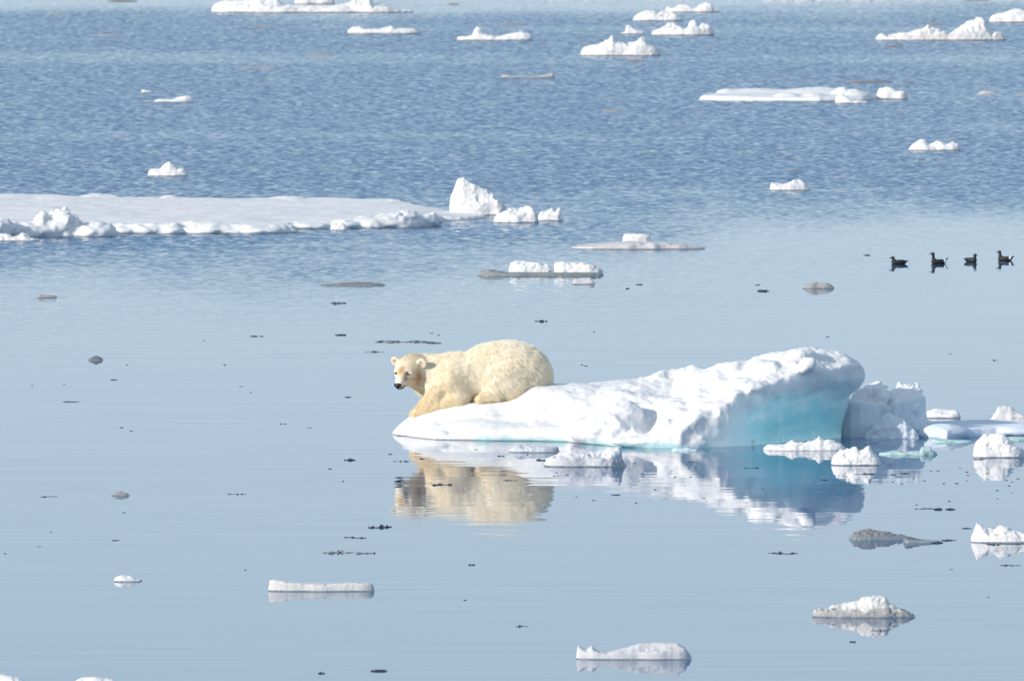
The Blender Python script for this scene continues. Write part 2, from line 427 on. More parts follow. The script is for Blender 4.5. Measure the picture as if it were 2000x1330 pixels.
    d = d + onwall * 3.4 * fbm(P[:, 0] / 13, P[:, 1] / 25, P[:, 2] / 90, 55, 3)
    P = P + N * d[:, None]; N = vnormals(P, Q)
    # colours: wind-packed snow, dense blue-green ice where the flank is bare
    nz = fbm(P[:, 0] / 35, P[:, 1] / 35, P[:, 2] / 18, 60, 3)
    crust = np.interp(P[:, 0], [1290, 1400, 1480, 1560, 1700], [0, 66, 112, 132, 120])
    bare = sst(1290, 1470, P[:, 0] + 40 * nz) * sst(-0.05, 0.30, 0.42 - N[:, 2]) * (1 - sst(-60, 18, P[:, 2] - crust + 26 * nz))
    bare *= sst(-0.45, 0.1, N[:, 0] * 0.7 - N[:, 1] * 0.6)
    lay = fbm(P[:, 0] / 120, P[:, 1] / 90, (P[:, 2] - 0.16 * P[:, 0]) / 13, 64, 3) + 0.9 * fbm(P[:, 0] / 26, P[:, 1] / 40, P[:, 2] / 90, 66, 3)
    deep = np.clip(1.15 - P[:, 2] / 125 + 0.5 * lay, 0, 1)[:, None] * sst(1380, 1500, P[:, 0])[:, None]
    icec = TEAL * 1.0 * (1 - deep) + DEEP * deep
    fringe = (1 - sst(2, 9, P[:, 2] + 16 * nz + 2 - 5 * sst(1100, 1200, P[:, 0]))) * sst(860, 900, P[:, 0]) * 0.75
    b = np.maximum(bare, 0)[:, None]
    col = SNOW * (1 - b) + icec * b
    f = (fringe * (1 - bare))[:, None]; col = col * (1 - f) + np.array([0.42, 0.72, 0.72]) * f
    wl = (1 - sst(0.5, 2.5, P[:, 2]))[:, None] * (1 - sst(1150, 1300, P[:, 0]))[:, None]
    col = col * (1 - wl) + WETI * wl
    o = np_mesh('ice_floe', to_world(P), Q, ICE, col, np.maximum(bare, fringe * 0.5))
    return tag(o, 'large white floe with blue-green flank that the polar bear lies on', 'ice floe')
hero_floe()

# ------------------------------------------------------------------ the polar bear
def frame_pts(X, Y, Z, O, A):
    """world px -> local (A rows: axes)"""
    x = X - O[0]; y = Y - O[1]; z = Z - O[2]
    return [x * a[0] + y * a[1] + z * a[2] for a in A]
def cone(X, Y, Z, a, b, ra, rb):
    a = np.array(a, float); b = np.array(b, float); e = b - a
    wx, wy, wz = X - a[0], Y - a[1], Z - a[2]
    t = np.clip((wx * e[0] + wy * e[1] + wz * e[2]) / (e @ e), 0, 1)
    return np.sqrt((wx - e[0] * t) ** 2 + (wy - e[1] * t) ** 2 + (wz - e[2] * t) ** 2) - (ra + (rb - ra) * t)
PSI, PHI = math.radians(29), math.radians(24)
HF = np.array([-math.sin(PSI) * math.cos(PHI), -math.cos(PSI) * math.cos(PHI), -math.sin(PHI)])
HL = np.array([math.cos(PSI), -math.sin(PSI), 0.0])
HU = np.cross(HL, -HF) * 1.0
if HU[2] < 0: HU = -HU
# slight roll of the head
roll = math.radians(-2)
HL, HU = HL * math.cos(roll) + HU * math.sin(roll), HU * math.cos(roll) - HL * math.sin(roll)
HO = np.array(S(799, 721, -35))
def HP(l, f, u): return HO + l * HL + f * HF + u * HU

def bear_sdf(X, Y, Z):
    B = lambda px, row, y: S(px, row, y)
    V = ell(X, Y, Z, B(1004, 737, 8), (73, 62, 66))                       # rump
    V = smin(V, ell(X, Y, Z, B(975, 727, 5), (72, 54, 57)), 14)
    V = smin(V, ell(X, Y, Z, B(925, 742, 0), (70, 52, 49)), 18)            # chest and belly
    V = smin(V, ell(X, Y, Z, B(882, 740, -4), (52, 48, 45)), 20)
    V = smin(V, ell(X, Y, Z, B(950, 727, 2), (48, 46, 49)), 14)           # shoulders
    V = smin(V, cone(X, Y, Z, B(885, 731, -2), B(826, 725, -12), 36, 31), 16)   # neck
    V = smin(V, ell(X, Y, Z, B(838, 738, -12), (40, 34, 36)), 14)   # throat
    V = smin(V, ell(X, Y, Z, B(985, 748, -42), (46, 24, 40)), 8)         # near thigh
    V = smin(V, cone(X, Y, Z, B(965, 772, -58), B(938, 778, -60), 12, 8), 10)   # hind foot
    V = smin(V, ell(X, Y, Z, B(880, 748, -34), (32, 22, 38)), 14)           # near shoulder
    V = smin(V, cone(X, Y, Z, B(880, 750, -42), B(898, 776, -46), 25, 17), 14)   # upper arm
    V = smin(V, cone(X, Y, Z, B(892, 782, -48), B(835, 794, -46), 19, 14), 9)   # forearm
    V = smin(V, cone(X, Y, Z, B(850, 770, -44), B(832, 797, -40), 20, 13), 10)
    V = smin(V, cone(X, Y, Z, B(833, 798, -42), B(812, 806, -38), 13, 9), 6)  # paw
    for k in range(4):
        V = smin(V, ell(X, Y, Z, B(807 + 3 * abs(k - 1.5), 807, -46 + 7 * k), (6, 3.6, 4.5)), 2.5)
    V = smin(V, cone(X, Y, Z, B(850, 775, 28), B(822, 800, 22), 18, 11), 8)     # far foreleg
    # head
    l, f, u = frame_pts(X, Y, Z, HO, (HL, HF, HU))
    V = smin(V, ell(l, f, u, (0, 1, -1), (28, 30, 23)), 9)
    V = smin(V, ell(l, f, u, (0, -16, -3), (27, 28, 25)), 10)
    V = smin(V, ell(l, f, u, (0, 7, -13), (24, 23, 18)), 8)               # cheeks and jaw
    V = smin(V, ell(l, f, u, (0, 21, 3), (19, 15, 11)), 8)              # brow
    hd = cone(l, f, u, (0, 22, -1), (0, 47, -8), 14, 8.8)
    hd = smin(hd, cone(l, f, u, (0, 22, -10), (0, 44, -15), 12.5, 6.8), 3)
    V = smin(V, hd, 6)
    for sd_ in (-1, 1):
        V = smax(V, -ell(l, f, u, (sd_ * 13.6, 31, 6), (4.5, 5, 3.2)), 4)   # eye sockets
        # ear shell
        e = ell(l, f, u, (sd_ * 29, -3, 13.5), (10, 4.8, 10.5))
        e = smax(e, -ell(l, f, u, (sd_ * 30, 1.8, 13.5), (6.6, 4.2, 7.0)), 1.6)
        V = smin(V, e, 3.0)
    return V

def build_bear():
    h = 1.9
    xs = np.arange(752, 1092, h); ys = np.arange(-112, 85, h); zs = np.arange(5, 200, h)
    X, Y, Z = np.meshgrid(xs, ys, zs, indexing='ij')
    V = bear_sdf(X, Y, Z)
    P, Q = surface_nets(V, xs, ys, zs)
    P = relax(P, Q, 1, 0.5); N = vnormals(P, Q)
    d = fbm(P[:, 0] / 16, P[:, 1] / 16, P[:, 2] / 16, 5, 3)
    l, f, u = frame_pts(P[:, 0], P[:, 1], P[:, 2], HO, (HL, HF, HU))
    headm = 1 - sst(34, 62, np.sqrt(l ** 2 + (f - 12) ** 2 + u ** 2))
    P = P + N * (d * 1.6 * (1 - headm))[:, None]
    def coat(P):
        l, f, u = frame_pts(P[:, 0], P[:, 1], P[:, 2], HO, (HL, HF, HU))
        n1 = fbm(P[:, 0] / 22, P[:, 1] / 22, P[:, 2] / 22, 71, 4)
        col = np.tile(np.array([0.99, 0.93, 0.80]), (len(P), 1))
        warm = np.clip(0.35 + 0.9 * n1 + 0.5 * sst(950, 840, P[:, 0]) * 1.0, 0, 1)[:, None]
        col = col * (1 - warm * 0.5) + np.array([0.98, 0.85, 0.62]) * warm * 0.5
        low = (sst(110, 60, P[:, 2]) * 0.5)[:, None]; col = col * (1 - low) + np.array([0.93, 0.79, 0.53]) * low
        # rubbed, stained bridge and brow; cheek stain deepened as painted shade; muzzle side darker
        def patch(cl, cf, cu, r): return np.exp(-(((l - cl) / r[0]) ** 2 + ((f - cf) / r[1]) ** 2 + ((u - cu) / r[2]) ** 2))
        hd = 1 - sst(36, 50, np.sqrt(l ** 2 + (f - 12) ** 2 + u ** 2))
        st = np.clip(patch(0, 30, 10, (8, 10, 14)) * 0.9 + patch(20, 12, -12, (16, 18, 14)) * 0.75 + hd * 0.18 * (1 + 2 * n1), 0, 0.95)[:, None]
        col = col * (1 - st) + np.array([0.50, 0.32, 0.14]) * st
        for q in (-1, 1):
            ei = np.clip(patch(q * 29.5, 1.5, 12.5, (4.0, 3.2, 5.0)) * 1.1, 0, 0.85)[:, None]; col = col * (1 - ei) + np.array([0.10, 0.07, 0.04]) * ei
        mz = np.clip(patch(9, 34, -1, (5, 8, 7)) * 0.9, 0, 0.9)[:, None]
        col = col * (1 - mz) + np.array([0.16, 0.12, 0.08]) * mz
        lip = np.clip(patch(5, 46, -17, (10, 9, 5)) * 0.95, 0, 0.95)[:, None]
        col = col * (1 - lip) + np.array([0.07, 0.06, 0.06]) * lip
        return col, hd
    col, hd = coat(P)
    m, t, b = new_mat('bear_coat')
    a = t.nodes.new('ShaderNodeAttribute'); a.attribute_name = 'tone'; t.links.new(a.outputs['Color'], b.inputs['Base Color'])
    b.inputs['Roughness'].default_value = 0.9; b.inputs['Specular IOR Level'].default_value = 0.1
    tl = t.nodes.new('ShaderNodeBsdfTranslucent'); t.links.new(a.outputs['Color'], tl.inputs['Color'])
    ms = t.nodes.new('ShaderNodeMixShader'); ms.inputs[0].default_value = 0.22
    t.links.new(b.outputs[0], ms.inputs[1]); t.links.new(tl.outputs[0], ms.inputs[2])
    mh, th, bh = new_mat('bear_skin'); ah = th.nodes.new('ShaderNodeAttribute'); ah.attribute_name = 'tone'
    th.links.new(ah.outputs['Color'], bh.inputs['Base Color']); bh.inputs['Roughness'].default_value = 0.9
    t.links.new(ms.outputs[0], t.nodes['Material Output'].inputs[0])
    root = np_mesh('polar_bear', to_world(P), Q, mh, col)
    tag(root, 'cream polar bear lying on the white floe, head turned to the camera', 'polar bear')
    # fur
    rng = np.random.default_rng(4)
    N = vnormals(P, Q)
    A = P[Q[:, 0]]; Bq = P[Q[:, 1]]; C = P[Q[:, 2]]; Dq = P[Q[:, 3]]
    area = np.linalg.norm(np.cross(C - A, Dq - Bq), axis=1) * 0.5
    n = 150000
    fi = rng.choice(len(Q), n, p=area / area.sum())
    a_, b_ = rng.random((2, n, 1))
    base = (A[fi] * (1 - a_) + Bq[fi] * a_) * (1 - b_) + (Dq[fi] * (1 - a_) + C[fi] * a_) * b_
    nr = N[Q[fi, 0]]
    l, f, u = frame_pts(base[:, 0], base[:, 1], base[:, 2], HO, (HL, HF, HU))
    hw_ = 1 - sst(34, 60, np.sqrt(l ** 2 + (f - 12) ** 2 + u ** 2))
    face = sst(10, 30, f) * hw_
    flow_b = np.stack([0.75 + 0 * l, -0.25 + 0 * l, -0.85 + 0.5 * sst(120, 165, base[:, 2])], 1)
    flow_h = -HF[None, :] * 1.0 + 0.4 * HL[None, :] * np.sign(l)[:, None]
    flow = flow_b * (1 - hw_[:, None]) + flow_h * hw_[:, None]
    ac = np.stack([base[:, 0] * 0.66 - base[:, 2] * 0.75, base[:, 1], base[:, 0] * 0.75 + base[:, 2] * 0.66], 1)
    sw = np.stack([vnoise(base[:, 0] / 24, base[:, 1] / 24, base[:, 2] / 24, s_) for s_ in (91, 92, 93)], 1)
    cl = np.stack([vnoise(ac[:, 2] / 4.2, base[:, 1] / 5, ac[:, 0] / 15, s_) for s_ in (94, 95, 96)], 1)
    flow = flow + 0.16 * sw + 0.22 * cl + 0.05 * rng.normal(size=(n, 3))
    flow = flow - nr * (flow * nr).sum(1)[:, None]
    flow /= np.linalg.norm(flow, axis=1)[:, None] + 1e-6
    ln = 8.5 * (0.6 + 0.8 * rng.random(n)) * (1 - 0.62 * hw_) * (1 - 0.55 * face)
    ln = ln * (1 + 0.25 * sst(940, 1000, base[:, 0]))
    near_ear = (np.abs(np.abs(l) - 29) < 11) & (u > 5) & (f > -12); ln = np.where(near_ear & (hw_ > 0.3), 2.2, ln)
    lift = (0.20 + 0.5 * (rng.random(n) < 0.07)) * (1 - 0.35 * hw_)
    tt = np.array([0, 0.35, 0.7, 1.0])
    pts = base[:, None, :] + ln[:, None, None] * (nr[:, None, :] * (lift[:, None, None] * (tt - 0.45 * tt ** 2)[None, :, None]) + flow[:, None, :] * tt[None, :, None])
    noseok = ~((f > 48) | ((np.abs(np.abs(l) - 12.5) < 4) & (np.abs(u - 6) < 3.0) & (f > 24)))
    pts = pts[noseok]; bb = base[noseok]; n = len(pts)
    hc = bpy.data.hair_curves.new('fur'); hc.add_curves([4] * n)
    hc.points.foreach_set('position', to_world(pts.reshape(-1, 3)).astype(np.float32).ravel())
    ra = hc.attributes.get('radius') or hc.attributes.new('radius', 'FLOAT', 'POINT')
    rr = (np.array([0.0014, 0.0013, 0.0010, 0.0003])[None, :] * (1 - 0.45 * hw_[noseok])[:, None]).astype(np.float32)
    ra.data.foreach_set('value', rr.ravel())
    cc, _ = coat(bb); cc = np.clip(cc * (0.95 + 0.08 * rng.random((n, 1))), 0, 1)
    ca = hc.attributes.new('tone', 'FLOAT_COLOR', 'CURVE')
    ca.data.foreach_set('color', np.concatenate([cc, np.ones((n, 1))], 1).astype(np.float32).ravel())
    hc.materials.append(m)
    fo = bpy.data.objects.new('fur', hc); sc.collection.objects.link(fo); fo.parent = root
    # nose pad, eyes
    def blob(name, fn, O, r, hh, mat):
        g = np.arange(-r, r + hh, hh); X, Y, Z = np.meshgrid(g, g, g, indexing='ij')
        p, q = surface_nets(fn(X, Y, Z), g, g, g)
        w_ = p[:, 0:1] * HL + p[:, 1:2] * HF + p[:, 2:3] * HU + O
        if np.linalg.det(np.stack([HL, HF, HU])) < 0: q = q[:, ::-1]
        return np_mesh(name, to_world(w_), q, mat, parent=root)
    NOSE = plain('nose_leather', (0.012, 0.011, 0.012), 0.35)
    EYE = plain('eye_dark', (0.012, 0.009, 0.007), 0.15)
    def nosef(X, Y, Z):
        v = ell(X, Y, Z, (0, 0, 0), (8.2, 6.2, 5.6)); v = smin(v, ell(X, Y, Z, (0, -1, -4.5), (4.5, 5, 5)), 2)
        for k in (-1, 1): v = smax(v, -ell(X, Y, Z, (k * 4.3, 5.2, -0.8), (2.0, 2.4, 1.5)), 0.8)
        return v
    blob('nose', nosef, HP(0, 52, -8.5), 12, 0.6, NOSE)
    for k in (-1, 1):
        blob('eye', lambda X, Y, Z: ell(X, Y, Z, (0, 0, 0), (3.4, 2.4, 2.0)), HP(k * 13.0, 31.0, 6), 5, 0.4, EYE)
    return root
build_bear()

# ------------------------------------------------------------------ floes drawn from a plan outline
def plan(name, label, cat, ref, outline, base_h, bumps=(), seed=1, cell=(3, 4, 2), rough=1.0, tone=None, dirt=0.0, blue=0.0, edge=7, group=None, soft=6, wet=2.0):
    """outline: (photo px, waterline row); base_h: height px or function(X,Y); bumps: (px, row, height, rx, ry, rz)"""
    D = dist(ref); s = D / F
    def L(px, row):
        Y = dist(row); return ((px - 1000) * Y / F / s, (Y - D) / s)
    poly = [L(*p) for p in outline]
    cx = np.mean([p[0] for p in poly]); 
    x0 = min(p[0] for p in poly) - 12; x1 = max(p[0] for p in poly) + 12; y0 = min(p[1] for p in poly) - 14; y1 = max(p[1] for p in poly) + 14
    bl = []
    top = (base_h if not callable(base_h) else 22) * 1.4
    for (px, row, h, rx, ry, rz) in bumps:
        a, b = L(px, row); bl.append((a, b, h - rz, rx, ry, rz)); top = max(top, h)
    xs = np.arange(x0, x1, cell[0]); ys = np.arange(y0, y1, cell[1]); zs = np.arange(-7, top + 10, cell[2])
    X, Y = np.meshgrid(xs, ys, indexing='ij')
    sd = sd_poly(X, Y, poly) + 6 * rough * fbm(X / 45, Y / 45, X * 0, seed, 3) + 2.5 * rough * fbm(X / 12, Y / 12, X * 0, seed + 2, 2)
    Hh = (base_h(X, Y) if callable(base_h) else base_h + 0 * X) * (1 + 0.22 * fbm(X / 90, Y / 90, X * 0, seed + 1, 3))
    Hh = Hh + 0.8 * rough * fbm(X / 31 + Y / 90, Y / 47 - X / 80, X * 0, seed + 4, 4)
    Hh = Hh * (0.35 + 0.65 * sst(0, edge, -sd))
    Z = zs[None, None, :]; X3 = X[:, :, None]; Y3 = Y[:, :, None]
    V = smax((Z - Hh[:, :, None]) * 0.8, sd[:, :, None] + 0 * Z, 3)
    for (a, b, c, rx, ry, rz) in bl:
        i0, i1 = np.searchsorted(xs, (a - rx * 1.3 - 12, a + rx * 1.3 + 12)); j0, j1 = np.searchsorted(ys, (b - ry * 1.3 - 12, b + ry * 1.3 + 12))
        i1 = max(i1, i0 + 1); j1 = max(j1, j0 + 1)
        sub = (slice(i0, i1), slice(j0, j1))
        xx, yy, zz = X3[i0:i1, j0:j1], Y3[i0:i1, j0:j1], Z
        e = ell(xx, yy, zz, (a, b, c), (rx, ry, rz)) + rz * 0.22 * rough * fbm(xx / (rx * 0.5) + 0 * zz, yy / (ry * 0.5), zz / (rz * 0.6), seed + 17, 2)
        V[sub] = smin(V[sub], e, soft)
    V = np.maximum(V, -(Z + 5))
    P, Q = surface_nets(V, xs, ys, zs)
    P = relax(P, Q, 1, 0.3); N = vnormals(P, Q)
    hi = sst(1.25, 1.9, P[:, 2] / (np.percentile(P[:, 2], 60) + 1))
    d = ((0.12 + 0.95 * hi) * fbm(P[:, 0] / 7, P[:, 1] / 8, P[:, 2] / 6, seed + 5, 3) + 1.6 * hi * billow(P[:, 0] / 13, P[:, 1] / 16, P[:, 2] / 10, seed + 6, 2)) * rough
    P = P + N * d[:, None]
    nz = fbm(P[:, 0] / 24, P[:, 1] / 30, P[:, 2] / 9, seed + 8, 3)
    col = np.tile(SNOW if tone is None else np.array(tone), (len(P), 1))
    if blue > 0:
        N = vnormals(P, Q); k = (blue * (1 - sst(0.3, 0.7, N[:, 2])) * (1 - sst(top * 0.62, top * 0.75, P[:, 2] + 5 * nz)))[:, None]
        col = col * (1 - k) + np.array([0.58, 0.74, 0.84]) * k
    if dirt > 0:
        k = np.clip(dirt * sst(-0.1, 0.45, nz + 0.15), 0, 1)[:, None]; col = col * (1 - k) + np.array([0.42, 0.41, 0.42]) * k
    k = (1 - sst(wet * 0.5, wet * 1.3, P[:, 2] + nz))[:, None] * (1.0 if wet > 0 else 0)
    col = col * (1 - k) + WETI * k
    o = np_mesh(name, P * s, Q, ICE, col, k[:, 0] * 0.8); o.location = (0, D, 0)
    return tag(o, label, cat, group)

# the wide flat floe at the left, and what lies round its right end
plan('ice_floe', 'wide flat snow-covered floe running out of the left edge', 'ice floe', 455,
     [(-260, 472), (60, 464), (213, 462.5), (218, 456.5), (350, 457), (362, 455), (490, 457), (575, 455), (566, 448), (640, 447), (700, 446), (800, 445), (856, 442), (862, 431), (905, 431), (956, 426.5), (905, 420), (850, 413), (760, 405), (640, 400), (300, 398), (0, 398), (-260, 398)],
     lambda X, Y: 15 + 2.5 * fbm(X / 140, Y / 200, X * 0, 77, 3) - 9 * sst(780 - 1000, 900 - 1000, X) - 0 * Y,
     [(-30, 466, 40, 60, 70, 26), (45, 463, 28, 60, 50, 22), (90, 462, 46, 26, 40, 32), (118, 461.5, 51, 26, 44, 34), (142, 461, 40, 22, 40, 30), (180, 461, 26, 38, 60, 20), (203, 461, 24, 20, 50, 18),
      (240, 456, 16, 30, 40, 12), (290, 456, 19, 34, 40, 14), (335, 456, 18, 24, 40, 13), (400, 455, 22, 50, 60, 16), (450, 455, 16, 40, 50, 12), (505, 455, 14, 50, 50, 10), (552, 454, 9, 30, 30, 8),
      (600, 447, 12, 40, 30, 8), (675, 446, 18, 30, 30, 12), (720, 445, 22, 40, 40, 15), (770, 444, 30, 42, 50, 20), (800, 443, 33, 36, 50, 22), (838, 442, 28, 24, 44, 20),
      (186, 400, 22, 28, 30, 12), (215, 400, 18, 20, 30, 9), (330, 399, 17, 16, 20, 8), (560, 402, 19, 36, 30, 10), (785, 407, 14, 26, 30, 10), (30, 400, 20, 90, 60, 10)],
     seed=21, cell=(3.0, 4.5, 2.0), dirt=0.16, rough=1.7, soft=11)
ice('ice_chunk', 'small pair of white lumps in front of the left floe at the left edge', 'ice chunk', 472, [(-40, 6), (-10, 12), (12, 14), (24, 8), (34, 10), (42, 18), (52, 12), (58, 5), (76, 3)], 0.4, seed=31, lumpy=1.2)
ice('ice_chunk', 'single white lump floating in front of the left floe', 'ice chunk', 450.5, [(644, 6), (650, 13), (662, 15), (672, 12), (678, 4)], 0.7, seed=32)
ice('ice_block', 'tall pointed white block standing by the right tip of the left floe', 'ice block', 421,
    [(877, 18), (878, 38), (884, 46), (890, 60), (896, 72), (905, 73), (914, 66), (925, 58), (940, 52), (956, 45), (962, 42), (968, 32), (980, 24), (988, 14), (991, 4)], 0.42, rough=1.1, shelf=0.35, seed=33, lumpy=1.0)
ice('ice_chunk', 'rounded white lump right of the tall pointed block', 'ice chunk', 436, [(963, 6), (972, 16), (985, 22), (998, 28), (1012, 25), (1030, 32), (1042, 27), (1050, 14), (1053, 4)], 0.5, seed=34)
ice('ice_chunk', 'jagged white lump last in the row by the tall block', 'ice chunk', 432, [(1050, 10), (1058, 18), (1070, 20), (1078, 24), (1084, 16), (1092, 25), (1098, 22), (1100, 6)], 0.5, seed=35, rough=1.2)

# ice behind and beside the bear's floe
plan('ice_block', 'bluish ice block with two snow caps behind the right end of the big floe', 'ice block', 855,
     [(1650, 852), (1668, 853), (1700, 853), (1735, 850), (1745, 852), (1790, 849), (1806, 846), (1810, 840), (1790, 834), (1700, 834), (1655, 840)],
     lambda X, Y: 70 - 0.0 * X - 12 * np.exp(-((X - 742) / 7) ** 2), [(1712, 843, 96, 26, 60, 30), (1684, 843, 88, 22, 50, 26), (1768, 842, 97, 24, 60, 32), (1786, 842, 92, 14, 46, 16), (1752, 843, 86, 14, 46, 14), (1796, 847, 36, 24, 50, 42), (1672, 850, 46, 22, 36, 40), (1738, 851, 30, 22, 30, 30), (1722, 848, 84, 12, 20, 14), (1700, 850, 62, 16, 22, 18), (1780, 848, 66, 18, 22, 16), (1758, 849, 50, 14, 18, 14), (1808, 847, 22, 18, 24, 20)],
     seed=46, cell=(2.4, 3.0, 2.0), blue=0.45, tone=(0.88, 0.89, 0.90), soft=10, wet=0, rough=2.6)
ice('ice_chunk', 'smooth pale blue chunk in the shade in front of the two-capped block', 'ice chunk', 856.5, [(1690, 4), (1700, 12), (1712, 24), (1724, 36), (1732, 47), (1744, 46), (1752, 38), (1768, 34), (1776, 22), (1788, 16), (1798, 4)], 0.4, seed=42, rough=1.2, shelf=0.5, tone=(0.78, 0.84, 0.90), wet=0)  # pale blue tone paints in the shade it lies in
plan('ice_floe', 'low blue-grey floe stretching right from the two-capped block', 'ice floe', 853,
     [(1800, 853), (1850, 856), (1900, 853), (1960, 851), (2060, 852), (2120, 850), (2120, 838), (1900, 836), (1800, 841)], 17,
     [(1845, 853, 26, 50, 40, 20), (1990, 850, 22, 50, 40, 14)], seed=43, cell=(3, 3.5, 2), rough=0.7, tone=(0.70, 0.77, 0.86), wet=0)  # tone carries the bluish shade cast by the big floe
ice('ice_chunk', 'rounded pale chunk on the water behind the low blue-grey floe', 'ice chunk', 817, [(1808, 8), (1815, 14), (1830, 18), (1850, 16), (1870, 15), (1877, 9), (1879, 3)], 0.5, seed=44, rough=0.5)
ice('ice_chunk', 'pale grey wedge behind the low floe at the right edge', 'ice chunk', 826, [(1934, 4), (1942, 12), (1952, 30), (1964, 32), (1978, 30), (1988, 20), (2000, 14), (2020, 12), (2030, 4)], 0.4, seed=45, rough=0.6, tone=(0.72, 0.71, 0.71))
ice('ice_chunk', 'white chunk like a snowball heap on calm water at the right edge', 'ice chunk', 894, [(1903, 14), (1908, 26), (1918, 36), (1930, 43), (1942, 46), (1958, 45), (1972, 36), (1985, 24), (2000, 14), (2006, 5)], 0.55, seed=46)
ice('ice_chunk', 'white saddle-topped chunk at the right edge beyond the grey slabs', 'ice chunk', 1060, [(1899, 10), (1906, 20), (1911, 36), (1918, 32), (1930, 26), (1944, 24), (1956, 32), (1972, 28), (1990, 20), (2020, 14), (2036, 4)], 0.5, seed=47, rough=0.8)
ice('ice_floe', 'low white floe with little peaks right before the blue flank', 'ice floe', 880, [(1492, 5), (1505, 9), (1535, 9), (1548, 17), (1562, 14), (1575, 14), (1590, 17), (1602, 25), (1612, 19), (1624, 20), (1640, 12), (1655, 4)], 0.32, seed=48, shelf=0.3, wet=0.8)
ice('ice_chunk', 'white chunk with two leaning fins in front of the two-capped block', 'ice chunk', 909, [(1625, 8), (1632, 18), (1645, 26), (1660, 30), (1668, 34), (1674, 34), (1680, 25), (1690, 30), (1698, 37), (1703, 34), (1708, 22), (1716, 14), (1723, 4)], 0.45, seed=49, rough=1.1)
ice('ice_chunk', 'lumpy grey-white chunk floating before the middle of the big floe', 'ice chunk', 912, [(1063, 8), (1072, 14), (1085, 20), (1098, 25), (1115, 30), (1132, 26), (1150, 24), (1170, 28), (1190, 34), (1208, 36), (1216, 28), (1213, 16), (1224, 4)], 0.5, seed=50, tone=(0.70, 0.71, 0.76), dirt=0.25)
ice('ice_chunk', 'small grey slab with a snowy bump before the front of the big floe', 'ice chunk', 884, [(993, 4), (1002, 9), (1012, 14), (1022, 15), (1040, 12), (1060, 12), (1080, 11), (1091, 10), (1093, 4)], 0.5, seed=51, tone=(0.60, 0.63, 0.68), rough=0.8)
ice('ice_chunk', 'pale green scrap of thin ice right of the two-finned chunk', 'ice scrap', 889, [(1718, 2), (1740, 5), (1752, 8), (1765, 5), (1800, 6), (1802, 14), (1820, 15), (1822, 8), (1834, 3)], 0.5, seed=52, rough=0.5, tone=(0.45, 0.62, 0.62), wet=0)
ice('ice_chunk', 'thin pale green splinter before the low blue-grey floe', 'ice scrap', 864, [(1822, 5), (1850, 5), (1870, 4), (1904, 1.5)], 0.6, seed=53, rough=0.3, tone=(0.45, 0.66, 0.64), wet=0)
ice('ice_chunk', 'pale green thin plate behind the snowball heap at the right edge', 'ice scrap', 860, [(1955, 3), (1975, 6), (2000, 6), (2020, 2)], 0.6, seed=54, rough=0.3, tone=(0.50, 0.68, 0.66), wet=0)
ice('ice_chunk', 'small glassy bits at the foot of the big floe', 'ice scrap', 881, [(1312, 3), (1322, 6), (1334, 5), (1345, 6), (1352, 4), (1366, 2)], 0.5, seed=55, rough=0.8, tone=(0.55, 0.70, 0.75), wet=0)

# nearest pieces
ice('ice_floe', 'long low white bar of ice on calm water below the bear', 'ice floe', 1155, [(522, 14), (524, 20), (535, 22), (548, 20), (560, 17), (600, 15), (640, 14), (680, 16), (700, 16), (718, 15), (728, 13), (731, 5)], 0.20, seed=61, shelf=0.8, rough=0.5, tone=(0.66, 0.65, 0.64))
ice('ice_chunk', 'small smooth white lump with a dark tail at the lower left', 'ice chunk', 1136, [(219, 3), (225, 9), (235, 12), (250, 11), (258, 8), (262, 4), (272, 4), (274, 2)], 0.5, seed=62, rough=0.5)
ice('ice_floe', 'fish-shaped white floe with a bumpy tail near the bottom edge', 'ice floe', 1288, [(1125, 16), (1130, 26), (1137, 22), (1146, 17), (1156, 26), (1163, 20), (1170, 14), (1186, 12), (1200, 16), (1222, 22), (1250, 30), (1290, 31), (1325, 30), (1338, 22), (1348, 10), (1353, 3)], 0.24, seed=63, rough=0.4, shelf=0.5, tone=(0.62, 0.62, 0.65))
ice('ice_floe', 'grey floe with a snowy crest at the lower right', 'ice floe', 1206, [(1589, 10), (1600, 12), (1620, 13), (1628, 22), (1645, 22), (1665, 28), (1690, 36), (1715, 40), (1732, 38), (1740, 24), (1755, 18), (1770, 10), (1789, 3)], 0.32, seed=64, tone=(0.76, 0.74, 0.72), dirt=0.9, shelf=0.3)
ice('ice_floe', 'dark grey clear slab of ice left of the white chunk at the right edge', 'ice slab', 1054, [(1660, 3), (1670, 12), (1685, 16), (1700, 19), (1712, 15), (1730, 14), (1750, 9), (1770, 6), (1778, 2)], 0.4, seed=65, tone=(0.24, 0.25, 0.26), rough=1.3, wet=7)
ice('ice_floe', 'thin dark slab trailing right of the thicker dark grey slab', 'ice slab', 1060, [(1766, 10), (1775, 12), (1790, 8), (1810, 5), (1842, 3)], 0.4, seed=66, tone=(0.16, 0.18, 0.19), rough=0.5, wet=6)
ice('ice_chunk', 'white rounded top rising at the bottom edge near the left corner', 'ice chunk', 1338, [(140, 3), (152, 13), (165, 15), (182, 16), (200, 12), (215, 10), (232, 3)], 0.4, seed=67, rough=0.7)
ice('ice_chunk', 'pale lilac chunk cut off by the bottom left corner', 'ice chunk', 1345, [(-80, 10), (-40, 28), (0, 26), (20, 22), (34, 18), (48, 10), (60, 4)], 0.4, seed=68, rough=0.7)

